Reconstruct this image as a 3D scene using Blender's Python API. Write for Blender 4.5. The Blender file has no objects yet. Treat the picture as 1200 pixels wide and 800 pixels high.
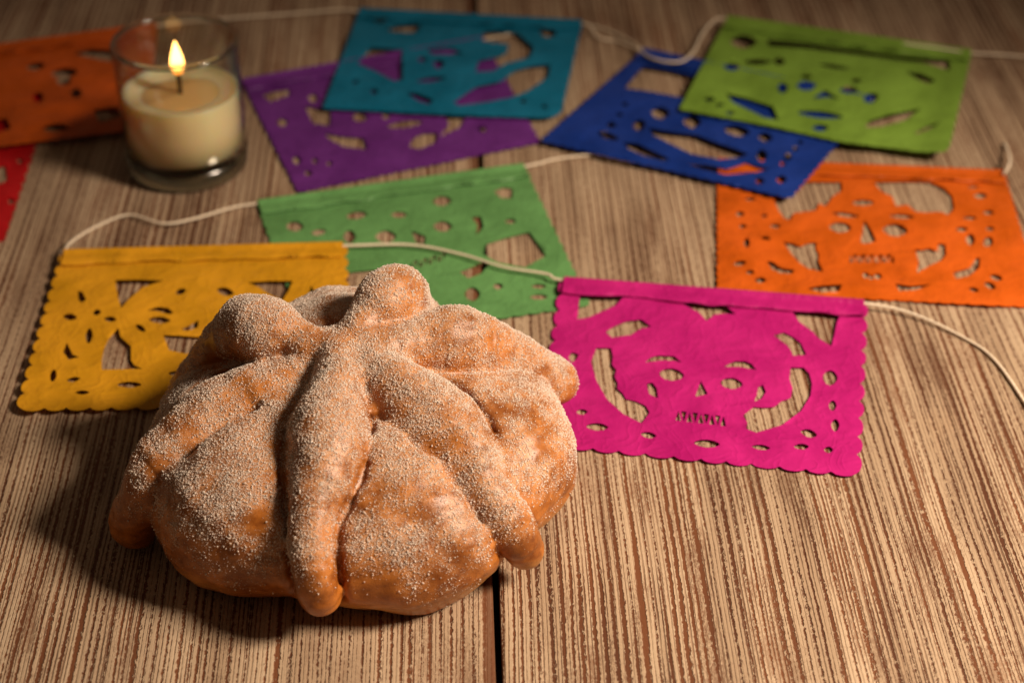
import bpy, math, random
import numpy as np
from mathutils import Vector, noise as mnoise
from mathutils.geometry import delaunay_2d_cdt

random.seed(7)
rng = np.random.default_rng(7)
sc = bpy.context.scene
COL = sc.collection

# ------------------------------------------------------------------ camera
F_PX, PITCH, CAM_H = 2200.0, math.radians(34.5), 0.44      # focal length in photo pixels (1200 wide)
cam_d = bpy.data.cameras.new('camera')
cam = bpy.data.objects.new('camera', cam_d); COL.objects.link(cam)
cam.location = (0, 0, CAM_H)
cam.rotation_euler = (math.pi / 2 - PITCH, 0, 0)
cam_d.sensor_width = 36.0
cam_d.lens = F_PX / 1200 * 36
cam_d.clip_start, cam_d.clip_end = 0.01, 50
cam_d.dof.use_dof = True
cam_d.dof.focus_distance = 0.655
cam_d.dof.aperture_fstop = 8.0
sc.camera = cam

# ------------------------------------------------------------------ light
world = bpy.data.worlds.new('World'); sc.world = world
world.use_nodes = True
bg = world.node_tree.nodes['Background']
bg.inputs[0].default_value = (1.0, 0.66, 0.42, 1)
bg.inputs[1].default_value = 0.072

def lamp(name, kind, loc, target, power, color, **kw):
    d = bpy.data.lights.new(name, kind); d.energy = power; d.color = color
    for k, v in kw.items(): setattr(d, k, v)
    o = bpy.data.objects.new(name, d); COL.objects.link(o)
    o.location = loc
    o.rotation_euler = (Vector(target) - Vector(loc)).to_track_quat('-Z', 'Y').to_euler()
    return o
lamp('key_lamp', 'SPOT', (0.74, 0.31, 0.76), (0.19, 0.46, 0.0), 101, (1.0, 0.80, 0.61),
     shadow_soft_size=0.14, spot_size=math.radians(58), spot_blend=1.0)

sc.view_settings.view_transform = 'Standard'
sc.view_settings.look = 'None'
sc.view_settings.exposure = 0
sc.view_settings.gamma = 1
sc.cycles.use_denoising = True
sc.cycles.max_bounces = 10
sc.cycles.transparent_max_bounces = 16
sc.cycles.caustics_refractive = False
sc.cycles.caustics_reflective = False
sc.cycles.sample_clamp_indirect = 4

# ------------------------------------------------------------------ helpers
CT, ST = math.cos(PITCH), math.sin(PITCH)
def ray(px, py):
    x = (px - 600) / F_PX; y = -(py - 400) / F_PX
    return np.array([x, CT + y * ST, -ST + y * CT])
def U(px, py, z=0.0):
    """the point at height z that the photograph shows at this pixel"""
    d = ray(px, py); t = (z - CAM_H) / d[2]
    return np.array([d[0] * t, d[1] * t, z])
def px_of(p):
    x, y, z = p[0], p[1], p[2] - CAM_H
    dep = y * CT - z * ST; up = y * ST + z * CT
    return 600 + F_PX * x / dep, 400 - F_PX * up / dep

def build_mesh(name, verts, faces, mat=None, parent=None, smooth=True, normals=None):
    me = bpy.data.meshes.new(name)
    me.from_pydata([tuple(map(float, v)) for v in verts], [], [tuple(map(int, f)) for f in faces])
    me.update()
    if smooth: me.polygons.foreach_set('use_smooth', [True] * len(me.polygons))
    if normals is not None: me.normals_split_custom_set_from_vertices([tuple(map(float, n)) for n in normals])
    if mat: me.materials.append(mat)
    o = bpy.data.objects.new(name, me); COL.objects.link(o)
    if parent is not None: o.parent = parent
    return o
def empty(name, loc=(0, 0, 0)):
    o = bpy.data.objects.new(name, None); COL.objects.link(o)
    o.empty_display_size = 0.02; o.location = loc
    return o
def tag(o, label, cat, group=None):
    o['label'] = label; o['category'] = cat
    if group: o['group'] = group
    return o
def part(name, verts, faces, mat, root, **kw):
    """a child mesh whose vertices are given in world space"""
    off = np.array(root.location)
    return build_mesh(name, np.asarray(verts, float) - off, faces, mat, root, **kw)

class NT:
    def __init__(self, name):
        self.m = bpy.data.materials.new(name); self.m.use_nodes = True
        self.t = self.m.node_tree; self.b = self.t.nodes['Principled BSDF']
        self.out = self.t.nodes['Material Output']
    def n(self, typ, **kw):
        nd = self.t.nodes.new(typ)
        for k, v in kw.items():
            if k.startswith('i_'):
                key = k[2:]; key = int(key) if key.isdigit() else key.replace('_', ' ')
                if hasattr(v, 'links') or isinstance(v, bpy.types.NodeSocket): self.t.links.new(v, nd.inputs[key])
                else: nd.inputs[key].default_value = v
            else: setattr(nd, k, v)
        return nd
    def l(self, a, b): self.t.links.new(a, b)
    def coord(self, scale, kind='Object', loc=(0, 0, 0)):
        tc = self.n('ShaderNodeTexCoord')
        mp = self.n('ShaderNodeMapping'); mp.inputs['Scale'].default_value = scale; mp.inputs['Location'].default_value = loc
        self.l(tc.outputs[kind], mp.inputs[0]); return mp.outputs[0]
    def noise(self, vec, scale=1.0, detail=2.0, rough=0.5, dist=0.0):
        nd = self.n('ShaderNodeTexNoise'); self.l(vec, nd.inputs['Vector'])
        nd.inputs['Scale'].default_value = scale; nd.inputs['Detail'].default_value = detail
        nd.inputs['Roughness'].default_value = rough; nd.inputs['Distortion'].default_value = dist
        return nd.outputs[0]
    def math(self, op, a, b=None, c=None, clamp=False):
        nd = self.n('ShaderNodeMath', operation=op, use_clamp=clamp)
        for i, v in enumerate((a, b, c)):
            if v is None: continue
            if isinstance(v, (int, float)): nd.inputs[i].default_value = v
            else: self.l(v, nd.inputs[i])
        return nd.outputs[0]
    def ramp(self, v, lo, hi, a=0.0, b=1.0):
        nd = self.n('ShaderNodeMapRange', interpolation_type='SMOOTHSTEP')
        for i, x in enumerate((v, lo, hi, a, b)):
            if isinstance(x, (int, float)): nd.inputs[i].default_value = x
            else: self.l(x, nd.inputs[i])
        return nd.outputs[0]
    def mix(self, f, a, b):
        nd = self.n('ShaderNodeMix', data_type='RGBA')
        for i, v in ((0, f), (6, a), (7, b)):
            if isinstance(v, (int, float)): nd.inputs[i].default_value = v
            elif isinstance(v, tuple): nd.inputs[i].default_value = (*v, 1) if len(v) == 3 else v
            else: self.l(v, nd.inputs[i])
        return nd.outputs[2]
    def bump(self, h, strength, dist):
        nd = self.n('ShaderNodeBump'); nd.inputs['Strength'].default_value = strength; nd.inputs['Distance'].default_value = dist
        self.l(h, nd.inputs['Height']); return nd.outputs[0]
    def set(self, **kw):
        for k, v in kw.items():
            s = self.b.inputs[k.replace('_', ' ')]
            if isinstance(v, bpy.types.NodeSocket): self.l(v, s)
            elif isinstance(v, tuple) and len(v) == 3 and s.type == 'RGBA': s.default_value = (*v, 1)
            else: s.default_value = v
        return self

# ------------------------------------------------------------------ materials
def wood_mat():
    w = NT('limed_wood')
    wob = w.noise(w.coord((9, 5, 1)), 1, 1)                       # slow wander of the grain
    tc = w.n('ShaderNodeTexCoord'); sep = w.n('ShaderNodeSeparateXYZ'); w.l(tc.outputs['Object'], sep.inputs[0])
    fine_wob = w.noise(w.coord((60, 30, 1)), 1, 1)
    x = w.math('ADD', sep.outputs[0], w.math('MULTIPLY', w.math('SUBTRACT', wob, 0.5), 0.0045))
    x = w.math('ADD', x, w.math('MULTIPLY', w.math('SUBTRACT', fine_wob, 0.5), 0.0007))
    def gv(sx, sy, off):
        c = w.n('ShaderNodeCombineXYZ')
        w.l(w.math('MULTIPLY', x, sx), c.inputs[0]); w.l(w.math('MULTIPLY', sep.outputs[1], sy), c.inputs[1])
        c.inputs[2].default_value = off
        return c.outputs[0]
    brk = w.noise(gv(900, 420, 5.0), 1, 2, 0.6)                   # ragged edges where the brush skipped
    brk2 = w.noise(gv(1500, 950, 9.0), 1, 1, 0.6)
    fade = w.noise(gv(150, 14, 2.0), 1, 2, 0.6)
    patch = w.noise(gv(60, 16, 6.0), 1, 3, 0.6)
    rag = w.math('MULTIPLY_ADD', w.math('SUBTRACT', brk2, 0.5), 0.5, w.math('SUBTRACT', brk, 0.5))
    area = w.noise(w.coord((11, 4.5, 1), loc=(5.1, 2.2, 0)), 1, 3, 0.55)      # more and less worn areas of the top
    def grooves(period, jit, seed, width, soft):
        """nearly regular brushed grooves: 1 in the groove, 0 on the paint between"""
        ph = w.math('MULTIPLY_ADD', w.noise(gv(120, 2.2, seed), 1, 2, 0.5), jit, w.math('DIVIDE', x, period))
        ph = w.math('MULTIPLY_ADD', w.noise(gv(420, 5, seed + 3), 1, 1), jit * 0.35, ph)
        tri = w.math('ABSOLUTE', w.math('MULTIPLY_ADD', w.math('FRACT', ph), 2.0, -1.0))
        d = w.math('MULTIPLY_ADD', rag, -1.05, tri)
        vary = w.noise(gv(260, 7, seed + 5), 1, 2, 0.6)
        edge = w.math('MULTIPLY', w.math('MULTIPLY', w.ramp(vary, 0.30, 0.66, 0.15, 1.0), width), w.ramp(area, 0.32, 0.68, 0.72, 1.38))
        return w.ramp(w.math('SUBTRACT', d, edge), -soft, soft, 1.0, 0.0)
    g1 = grooves(0.0034, 1.5, 0.3, 0.37, 0.15)
    g2 = grooves(0.00145, 1.5, 11.7, 0.44, 0.24)
    wear = w.ramp(w.math('MULTIPLY_ADD', fade, 0.5, w.math('MULTIPLY', patch, 0.5)), 0.40, 0.62)
    g2 = w.math('MULTIPLY', g2, w.math('MULTIPLY_ADD', wear, 0.70, 0.25))
    rub = w.math('MULTIPLY', w.ramp(w.math('MULTIPLY_ADD', rag, 0.35, patch), 0.48, 0.70), w.ramp(area, 0.35, 0.68, 0.25, 0.75))   # thinly covered, rubbed patches
    dark = w.math('MAXIMUM', w.math('MAXIMUM', g1, g2), rub)
    paint = w.math('SUBTRACT', 1.0, dark, clamp=True)             # 1 = pale paint, 0 = bare groove
    tone = w.noise(gv(70, 6, 1.0), 1, 3)
    cream = w.mix(w.ramp(tone, 0.3, 0.7), (0.36, 0.25, 0.16), (0.51, 0.38, 0.255))
    speck = w.noise(gv(1300, 700, 4.4), 1, 2)
    cream = w.mix(w.ramp(speck, 0.52, 0.75, 0, 0.22), cream, (0.27, 0.145, 0.075))
    stain = w.noise(w.coord((14, 9, 1), loc=(3.3, 1.2, 0)), 1, 3, 0.6)
    cream = w.mix(w.ramp(stain, 0.58, 0.75, 0, 0.35), cream, (0.34, 0.19, 0.09))
    brown = w.mix(w.ramp(tone, 0.35, 0.65), (0.085, 0.028, 0.011), (0.165, 0.058, 0.022))
    col = w.mix(paint, brown, cream)
    # the arris beside the joint has lost its paint
    lip = w.math('MULTIPLY', w.ramp(w.math('ADD', sep.outputs[0], w.math('MULTIPLY', brk, 0.0016)), -0.0048, -0.0036), w.ramp(sep.outputs[0], 0.0004, 0.0, 0, 1))
    paint = w.math('MULTIPLY', paint, w.math('SUBTRACT', 1.0, w.math('MULTIPLY', lip, 0.85)))
    col = w.mix(paint, brown, cream)
    w.set(Base_Color=col, Roughness=w.ramp(paint, 0, 1, 0.62, 0.50), Specular_IOR_Level=0.35)
    w.set(Normal=w.bump(w.math('ADD', paint, w.math('MULTIPLY', brk, 0.35)), 0.75, 0.0006))
    return w.m
def bare_wood_mat():
    w = NT('bare_brown_wood')
    g = w.noise(w.coord((300, 6, 300)), 1, 3)
    w.set(Base_Color=w.mix(g, (0.05, 0.02, 0.009), (0.20, 0.085, 0.035)), Roughness=0.6)
    return w.m
def paper_mat(name, rgb, var=0.16, gloss=0.40):
    w = NT(name)
    a = w.noise(w.coord((40, 40, 40)), 1, 3)
    fib = w.noise(w.coord((900, 260, 900)), 1, 3, 0.6)
    cn = w.noise(w.coord((36, 60, 36)), 1, 3, 0.5, 0.5)
    ridge = w.math('POWER', w.math('SUBTRACT', 1.0, w.math('ABSOLUTE', w.math('MULTIPLY_ADD', cn, 4.0, -2.0)), clamp=True), 3.0)
    crease = w.noise(w.coord((70, 110, 70)), 1, 2, 0.5, 0.8)
    cn2 = w.noise(w.coord((85, 60, 85), loc=(4, 9, 2)), 1, 2, 0.5, 1.2)
    ridge2 = w.math('POWER', w.math('SUBTRACT', 1.0, w.math('ABSOLUTE', w.math('MULTIPLY_ADD', cn2, 5.0, -2.5)), clamp=True), 4.0)
    dk = tuple(c * (1 - var) for c in rgb)
    lt = tuple(min(1, c * (1 + var * 0.6) + 0.008) for c in rgb)
    col = w.mix(w.ramp(w.math('MULTIPLY_ADD', fib, 0.15, w.math('MULTIPLY', a, 0.85)), 0.3, 0.7), dk, lt)
    nrm = w.bump(w.math('MULTIPLY_ADD', ridge, 0.45, w.math('MULTIPLY_ADD', ridge2, 0.30, w.math('MULTIPLY', crease, 1.3))), 0.34, 0.0016)
    w.set(Base_Color=col, Roughness=gloss, Normal=nrm, Specular_IOR_Level=0.22)
    tr = w.n('ShaderNodeBsdfTranslucent'); w.l(col, tr.inputs[0]); w.l(nrm, tr.inputs[1])
    mx = w.n('ShaderNodeMixShader'); mx.inputs[0].default_value = 0.22
    w.l(w.b.outputs[0], mx.inputs[1]); w.l(tr.outputs[0], mx.inputs[2])
    cl = w.n('ShaderNodeBsdfTransparent'); m2 = w.n('ShaderNodeMixShader'); m2.inputs[0].default_value = 0.035   # pores of the tissue
    w.l(mx.outputs[0], m2.inputs[1]); w.l(cl.outputs[0], m2.inputs[2]); w.l(m2.outputs[0], w.out.inputs[0])
    return w.m
def string_mat():
    w = NT('cotton_string')
    f = w.noise(w.coord((1500, 1500, 1500)), 1, 3)
    w.set(Base_Color=w.mix(f, (0.62, 0.50, 0.36), (0.90, 0.79, 0.63)), Roughness=0.85, Normal=w.bump(f, 0.6, 0.0003))
    return w.m
def dough_mat():
    w = NT('baked_dough')
    big = w.noise(w.coord((45, 45, 45)), 1, 3, 0.6)
    med = w.noise(w.coord((260, 260, 260)), 1, 4, 0.65)
    fine = w.noise(w.coord((1700, 1700, 1700)), 1, 3, 0.7)
    at = w.n('ShaderNodeAttribute', attribute_name='sugar'); s = at.outputs['Fac']
    pt = w.n('ShaderNodeAttribute', attribute_name='pale'); pale = pt.outputs['Fac']
    crust = w.mix(w.ramp(w.math('MULTIPLY_ADD', med, 0.4, w.math('MULTIPLY', big, 0.6)), 0.34, 0.66), (0.18, 0.046, 0.006), (0.50, 0.165, 0.022))
    crust = w.mix(pale, crust, (0.66, 0.36, 0.12))
    # thin dusting of finest sugar stuck between the crystals
    d = w.math('MULTIPLY', w.ramp(w.math('MULTIPLY_ADD', fine, 0.55, w.math('MULTIPLY', med, 0.45)), 0.36, 0.62), w.math('MULTIPLY', s, 0.55), clamp=True)
    col = w.mix(d, crust, (0.72, 0.45, 0.25))
    w.set(Base_Color=col, Roughness=w.ramp(d, 0, 1, 0.33, 0.62), Coat_Weight=0.08, Coat_Roughness=0.35, Specular_IOR_Level=0.4,
          Subsurface_Weight=0.05, Subsurface_Radius=(0.004, 0.0018, 0.0007), Subsurface_Scale=1.0,
          Normal=w.bump(w.math('MULTIPLY_ADD', fine, 0.35, med), 0.30, 0.0009))
    return w.m
def sugar_mat():
    w = NT('sugar_crystal')
    g = w.n('ShaderNodeNewGeometry')
    w.set(Base_Color=w.mix(g.outputs['Random Per Island'], (0.94, 0.83, 0.71), (1.0, 0.97, 0.92)), Roughness=0.16, Specular_IOR_Level=0.6)
    w.set(Subsurface_Weight=0.0)
    tr = w.n('ShaderNodeBsdfTranslucent'); tr.inputs[0].default_value = (0.95, 0.78, 0.62, 1)
    mx = w.n('ShaderNodeMixShader'); mx.inputs[0].default_value = 0.35
    w.l(w.b.outputs[0], mx.inputs[1]); w.l(tr.outputs[0], mx.inputs[2])
    cl = w.n('ShaderNodeBsdfTransparent'); cl.inputs[0].default_value = (1, 0.96, 0.92, 1)
    m2 = w.n('ShaderNodeMixShader'); m2.inputs[0].default_value = 0.16
    w.l(mx.outputs[0], m2.inputs[1]); w.l(cl.outputs[0], m2.inputs[2]); w.l(m2.outputs[0], w.out.inputs[0])
    return w.m
def thin_glass_mat():
    w = NT('clear_glass_wall')
    tr = w.n('ShaderNodeBsdfTransparent')
    gl = w.n('ShaderNodeBsdfGlossy'); gl.inputs['Roughness'].default_value = 0.10
    g = w.n('ShaderNodeNewGeometry'); dt = w.n('ShaderNodeVectorMath', operation='DOT_PRODUCT')
    w.l(g.outputs['Normal'], dt.inputs[0]); w.l(g.outputs['Incoming'], dt.inputs[1])
    fr = w.math('MULTIPLY_ADD', w.math('POWER', w.math('SUBTRACT', 1.0, w.math('ABSOLUTE', dt.outputs['Value'])), 4.0), 0.9, 0.035)
    edge = w.math('POWER', w.math('SUBTRACT', 1.0, w.math('ABSOLUTE', dt.outputs['Value'])), 3.0)
    w.l(w.mix(edge, (0.95, 0.95, 0.92), (0.50, 0.47, 0.38)), tr.inputs[0])        # longer way through the glass at a slant
    mx = w.n('ShaderNodeMixShader'); w.l(fr, mx.inputs[0])
    w.l(tr.outputs[0], mx.inputs[1]); w.l(gl.outputs[0], mx.inputs[2]); w.l(mx.outputs[0], w.out.inputs[0])
    return w.m
def base_glass_mat():
    w = NT('thick_glass_base')
    w.set(Base_Color=(0.62, 0.66, 0.52), Transmission_Weight=1.0, Roughness=0.16, IOR=1.5)
    return w.m
def wax_mat(name, rgb, weight=1.0):
    w = NT(name)
    w.set(Base_Color=rgb, Roughness=0.32, Specular_IOR_Level=0.4, Subsurface_Weight=weight,
          Subsurface_Radius=(0.016, 0.009, 0.004), Subsurface_Scale=0.8)
    return w.m
def flame_mat():
    w = NT('flame_glow')
    sep = w.n('ShaderNodeSeparateXYZ'); w.l(w.coord((1, 1, 1), 'Generated'), sep.inputs[0])
    z = sep.outputs[2]
    col = w.mix(w.ramp(z, 0.05, 0.55), (1.0, 0.30, 0.035), (1.0, 0.52, 0.13))
    em = w.n('ShaderNodeEmission'); w.l(col, em.inputs[0]); w.l(w.ramp(z, 0.0, 0.5, 1.0, 7.0), em.inputs[1])
    w.l(em.outputs[0], w.out.inputs[0])
    return w.m
def plain_mat(name, rgb, rough=0.7):
    w = NT(name); f = w.noise(w.coord((700, 700, 700)), 1, 2)
    w.set(Base_Color=w.mix(f, tuple(c * 0.7 for c in rgb), rgb), Roughness=rough)
    return w.m

M_WOOD, M_BARE, M_STRING = wood_mat(), bare_wood_mat(), string_mat()

# ------------------------------------------------------------------ table of two planks
YAW = math.atan(0.0318)
gap = U(583, 740)
table = empty('wooden_table', (gap[0], gap[1], 0)); table.rotation_euler = (0, 0, YAW)
tag(table, 'limed wooden table of wide brown and cream grained planks under everything', 'table')
def plank(x0, x1, y0, y1, zt, th):
    b = 0.0010
    prof = [(x0, zt - th), (x0, zt - b), (x0 + 0.3 * b, zt - 0.3 * b), (x0 + b, zt), (x1 - b, zt), (x1 - 0.3 * b, zt - 0.3 * b), (x1, zt - b), (x1, zt - th)]
    n = len(prof); vs = []; fs = []
    for y in (y0, y1): vs += [(x, y, z) for x, z in prof]
    for i in range(n):
        j = (i + 1) % n; fs.append((i, j, n + j, n + i))
    fs.append(tuple(range(n - 1, -1, -1))); fs.append(tuple(range(n, 2 * n)))
    o = build_mesh('plank', vs, fs, M_WOOD, table, smooth=False)
    o.data.materials.append(M_BARE)
    for p in o.data.polygons:
        if abs(p.normal.z) < 0.9: p.material_index = 1
    return o
plank(-0.62, -0.0011, -0.60, 1.30, 0, 0.024)['label'] = 'plank left of the joint'
plank(0.0011, 0.62, -0.60, 1.30, 0, 0.024)['label'] = 'plank right of the joint'
vs = [(-0.5, -0.55, -0.06), (0.5, -0.55, -0.06), (0.5, 1.25, -0.06), (-0.5, 1.25, -0.06)]
vs += [(x, y, -0.0245) for x, y, z in vs]
build_mesh('added_underboard', vs, [(3, 2, 1, 0), (4, 5, 6, 7), (0, 1, 5, 4), (1, 2, 6, 5), (2, 3, 7, 6), (3, 0, 4, 7)], M_BARE, table, smooth=False)  # board added below the planks so the joint between them stays dark

# ------------------------------------------------------------------ cut paper flags
def ell(cx, cy, rx, ry, rot=0, n=12):
    c, s = math.cos(math.radians(rot)), math.sin(math.radians(rot))
    sn = lambda a: math.copysign(abs(math.sin(a)) ** 1.45, math.sin(a)) * 1.08 * 1.1
    rx *= 1.08
    return [(cx + rx * math.cos(a) * c - ry * sn(a) * s, cy + rx * math.cos(a) * s + ry * sn(a) * c)
            for a in (2 * math.pi * i / n for i in range(n))]
def strip(x0, y0, x1, y1, hw0, hw1=None, n=8):
    """long lens-shaped cut from one end to the other"""
    hw1 = hw0 if hw1 is None else hw1
    dx, dy = x1 - x0, y1 - y0; L = math.hypot(dx, dy); nx, ny = -dy / L, dx / L
    up, dn = [], []
    for i in range(n + 1):
        t = i / n; h = (hw0 + (hw1 - hw0) * t) * max(0.25, math.sin(math.pi * (0.1 + 0.8 * t)))
        up.append((x0 + dx * t + nx * h, y0 + dy * t + ny * h)); dn.append((x0 + dx * t - nx * h, y0 + dy * t - ny * h))
    return up + dn[::-1]
def teeth(x0, y0, x1, y1, n, h):
    out = []
    for i in range(n):
        a, b = (i + 0.08) / n, (i + 0.92) / n; c = (a + b) / 2
        P = lambda t: (x0 + (x1 - x0) * t, y0 + (y1 - y0) * t)
        if i % 2: out.append([(P(a)[0], P(a)[1] - h), (P(b)[0], P(b)[1] - h), (P(c)[0], P(c)[1] + h)])
        else: out.append([(P(a)[0], P(a)[1] + h), (P(c)[0], P(c)[1] - h), (P(b)[0], P(b)[1] + h)])
    return out
def fr(x0, y0, s, shapes):
    out = []
    for sh in shapes:
        n = len(sh); cx, cy = sum(p[0] for p in sh) / n, sum(p[1] for p in sh) / n
        span = max(max(p[0] for p in sh) - min(p[0] for p in sh), 1) / s
        g = 1.14 if span < 30 else 1.04
        out.append([(x0 + (cx + (x - cx) * g) / s, y0 + (cy + (y - cy) * g) / s) for x, y in sh])
    return out
def scallop(A, B, n, amp, kind):
    """points from A to B (B left out) with n little outward bumps (outward = right-hand side of A->B)"""
    A, B = np.array(A[:2]), np.array(B[:2]); d = B - A; L = np.linalg.norm(d); u = d / L; nrm = np.array([u[1], -u[0]])
    pts = []; edges = np.cumsum([0] + [1 + 0.18 * (random.random() - 0.5) for _ in range(n)]); edges = edges / edges[-1]
    for i in range(n):
        w = (edges[i + 1] - edges[i]) * L
        if kind == 'round':
            for k in range(6):
                t = k / 6; h = amp * math.sin(math.pi * t) ** 0.6
                pts.append(A + u * (edges[i] * L + w * t) + nrm * h)
        else:
            pts.append(A + u * (edges[i] * L)); pts.append(A + u * (edges[i] * L + w * 0.5) + nrm * amp)
    return [tuple(p) for p in pts]
def inside(pts, polys):
    c = np.zeros(len(pts), int)
    for poly in polys:
        P = np.array(poly); Q = np.roll(P, -1, 0)
        x, y = pts[:, 0][:, None], pts[:, 1][:, None]
        cond = ((P[:, 1] > y) != (Q[:, 1] > y))
        dy = Q[:, 1] - P[:, 1]; dy[dy == 0] = 1e-12
        xi = (Q[:, 0] - P[:, 0]) * (y - P[:, 1]) / dy + P[:, 0]
        c += ((cond & (x < xi)).sum(1) % 2)
    return c
def flag(name, mat, z0, corners, holes, label, ns=10, nb=12, amp=0.0012, kind='round', hem_px=17, wav=0.0007, lift=(0, 0), seed=0, curl=None, hem_mat=None, bottom=None):
    TL, TR, BR, BL = [U(*c, z0) for c in corners]
    # outline: along the hem, down the right side, back along the bottom, up the left side
    out = [tuple(TL[:2]), tuple(TR[:2])]
    def seg(A, B, n): return scallop(B, A, n, -amp, kind)      # outward for this winding
    o2 = []
    o2 += [tuple((TL + (TR - TL) * t)[:2]) for t in np.linspace(0, 1, 14)[:-1]]
    chain = [(TR, BR, ns)]
    if bottom:                                                  # extra points along a bottom edge that is not straight
        b = [BR] + [U(*c, z0) for c in bottom] + [BL]
        Ls = [np.linalg.norm(b[i + 1] - b[i]) for i in range(len(b) - 1)]
        chain += [(b[i], b[i + 1], max(1, round(nb * Ls[i] / sum(Ls)))) for i in range(len(b) - 1)]
    else: chain.append((BR, BL, nb))
    chain.append((BL, TL, ns))
    for A, B, n in chain: o2 += scallop(A, B, n, -amp, kind)
    hp = [[tuple(U(x, y, z0)[:2]) for x, y in h] for h in holes]
    polys = [o2] + hp
    verts = []; edges = []
    for poly in polys:
        # cuts are sampled finely enough to bend with the sheet
        k0 = len(verts); verts += poly; n = len(poly)
        edges += [(k0 + i, k0 + (i + 1) % n) for i in range(n)]
    P = np.array(o2); lo, hi = P.min(0), P.max(0)
    g = 0.0026
    gx, gy = np.meshgrid(np.arange(lo[0], hi[0], g), np.arange(lo[1], hi[1], g)); gx = gx + (np.arange(gx.shape[0]) % 2)[:, None] * g / 2
    G = np.stack([gx.ravel(), gy.ravel()], 1) + rng.normal(0, g * 0.06, (gx.size, 2))
    G = G[inside(G, [o2]) == 1]
    verts += [tuple(p) for p in G]
    vo, eo, fo, *_ = delaunay_2d_cdt([Vector(v) for v in verts], edges, [], 0, 1e-6)
    V = np.array([v[:] for v in vo]); Ft = np.array([f for f in fo if len(f) == 3])
    cen = V[Ft].mean(1)
    ok = (inside(cen, [o2]) == 1) & (inside(cen, hp) == 0 if hp else True)
    Ft = Ft[ok]
    # waviness of thin tissue lying loosely on the table
    ex = (TR - TL)[:2]; W = np.linalg.norm(ex); ex = ex / W
    ey = (BL - TL)[:2]; H = np.linalg.norm(ey); ey = ey / H
    def height(p):
        u = np.dot(p - TL[:2], ex) / W; v = np.dot(p - TL[:2], ey) / H
        z = z0 + wav * (mnoise.noise((p[0] * 38 + seed * 7.1, p[1] * 38, seed)) + 0.5 * mnoise.noise((p[0] * 95, p[1] * 95, seed + 4.0)) + 0.3 * mnoise.noise((p[0] * 150 + p[1] * 60, p[1] * 170, seed + 9.0)) + 0.55) * min(1, 0.25 + v)
        z += lift[0] * max(0, 1 - u) ** 3 * min(1, v + .3) + lift[1] * max(0, u) ** 3 * min(1, v + .3)
        if curl: z += curl(u, v)
        return max(z, 0.0002)
    used = np.unique(Ft); re = -np.ones(len(V), int); re[used] = np.arange(len(used)); V = V[used]; Ft = re[Ft]
    # counter-clockwise seen from above
    a, b, c = V[Ft[:, 0]], V[Ft[:, 1]], V[Ft[:, 2]]
    sg = (b[:, 0] - a[:, 0]) * (c[:, 1] - a[:, 1]) - (b[:, 1] - a[:, 1]) * (c[:, 0] - a[:, 0])
    Ft[sg < 0] = Ft[sg < 0][:, ::-1]
    Z = np.array([height(p) for p in V]); n = len(V); th = 0.00008
    V = V * ((CAM_H - Z) / (CAM_H - z0))[:, None]
    top = np.column_stack([V, Z + th]); bot = np.column_stack([V, Z])
    cnt = {}
    for f in Ft:
        for i in range(3):
            e = (int(f[i]), int(f[(i + 1) % 3])); cnt[e] = 1
    rim = [(i, j) for (i, j) in cnt if (j, i) not in cnt]
    faces = [tuple(f) for f in Ft] + [tuple(f[::-1] + n) for f in Ft]
    allv = [top, bot]; k = 2 * n
    for i, j in rim:                                               # cut edge: own corners so that it shades crisp
        allv.append(np.array([top[j], top[i], bot[i], bot[j]])); faces.append((k, k + 1, k + 2, k + 3)); k += 4
    root = empty(name, tuple((TL + TR + BR + BL) / 4 * np.array([1, 1, 0])))
    tag(root, label, 'paper flag', 'cut paper flags on strings')
    part('sheet', np.vstack(allv), faces, mat, root)
    # the strip folded over the string
    hb = [U(corners[0][0] + (corners[3][0] - corners[0][0]) * hem_px / 160, corners[0][1] + hem_px, z0), None]
    hem_w = np.linalg.norm((hb[0] - TL)[:2])
    prof = [(0.0004, -0.0003), (-0.0006, 0.0006), (-0.0002, 0.0018), (0.0010, 0.0024), (0.0021, 0.0019), (0.0030, 0.0010), (hem_w * .45, 0.0008), (hem_w * .75, 0.0007), (hem_w, 0.0006)]
    N = 46; hv = []; hf = []
    for k in range(N + 1):
        t = k / N; base = TL + (TR - TL) * t
        for q, (d, z) in enumerate(prof):
            dd = d
            if q >= 6:
                nz = mnoise.noise((t * 9 + seed, q * 0.7, seed)); dd = d * (1 + 0.15 * nz)
                z = z + 0.0011 * (mnoise.noise((t * 17 + seed, q * .6, 3)) + 0.45)
            p = base[:2] + ey * dd
            pz = height(p) - z0 if q >= 5 else (height(base[:2]) - z0)
            hz = z0 + z + pz; p = p * (CAM_H - (hz - z)) / (CAM_H - z0)
            hv.append((p[0], p[1], hz))
    m = len(prof)
    for k in range(N):
        for q in range(m - 1): hf.append((k * m + q, k * m + q + 1, (k + 1) * m + q + 1, (k + 1) * m + q))
    hv = np.array(hv); nn = len(hv)
    hv2 = hv.copy(); hv2[:, 2] -= 0.00012
    # short side walls keep the strip a closed sheet
    side = []
    for k in range(N): side += [(k * m + m - 1, k * m + m - 1 + nn, (k + 1) * m + m - 1 + nn, (k + 1) * m + m - 1)]
    hff = hf + [tuple(i + nn for i in f[::-1]) for f in hf] + side
    part('folded_hem', np.vstack([hv, hv2]), hff, hem_mat or mat, root)
    return root

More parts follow.
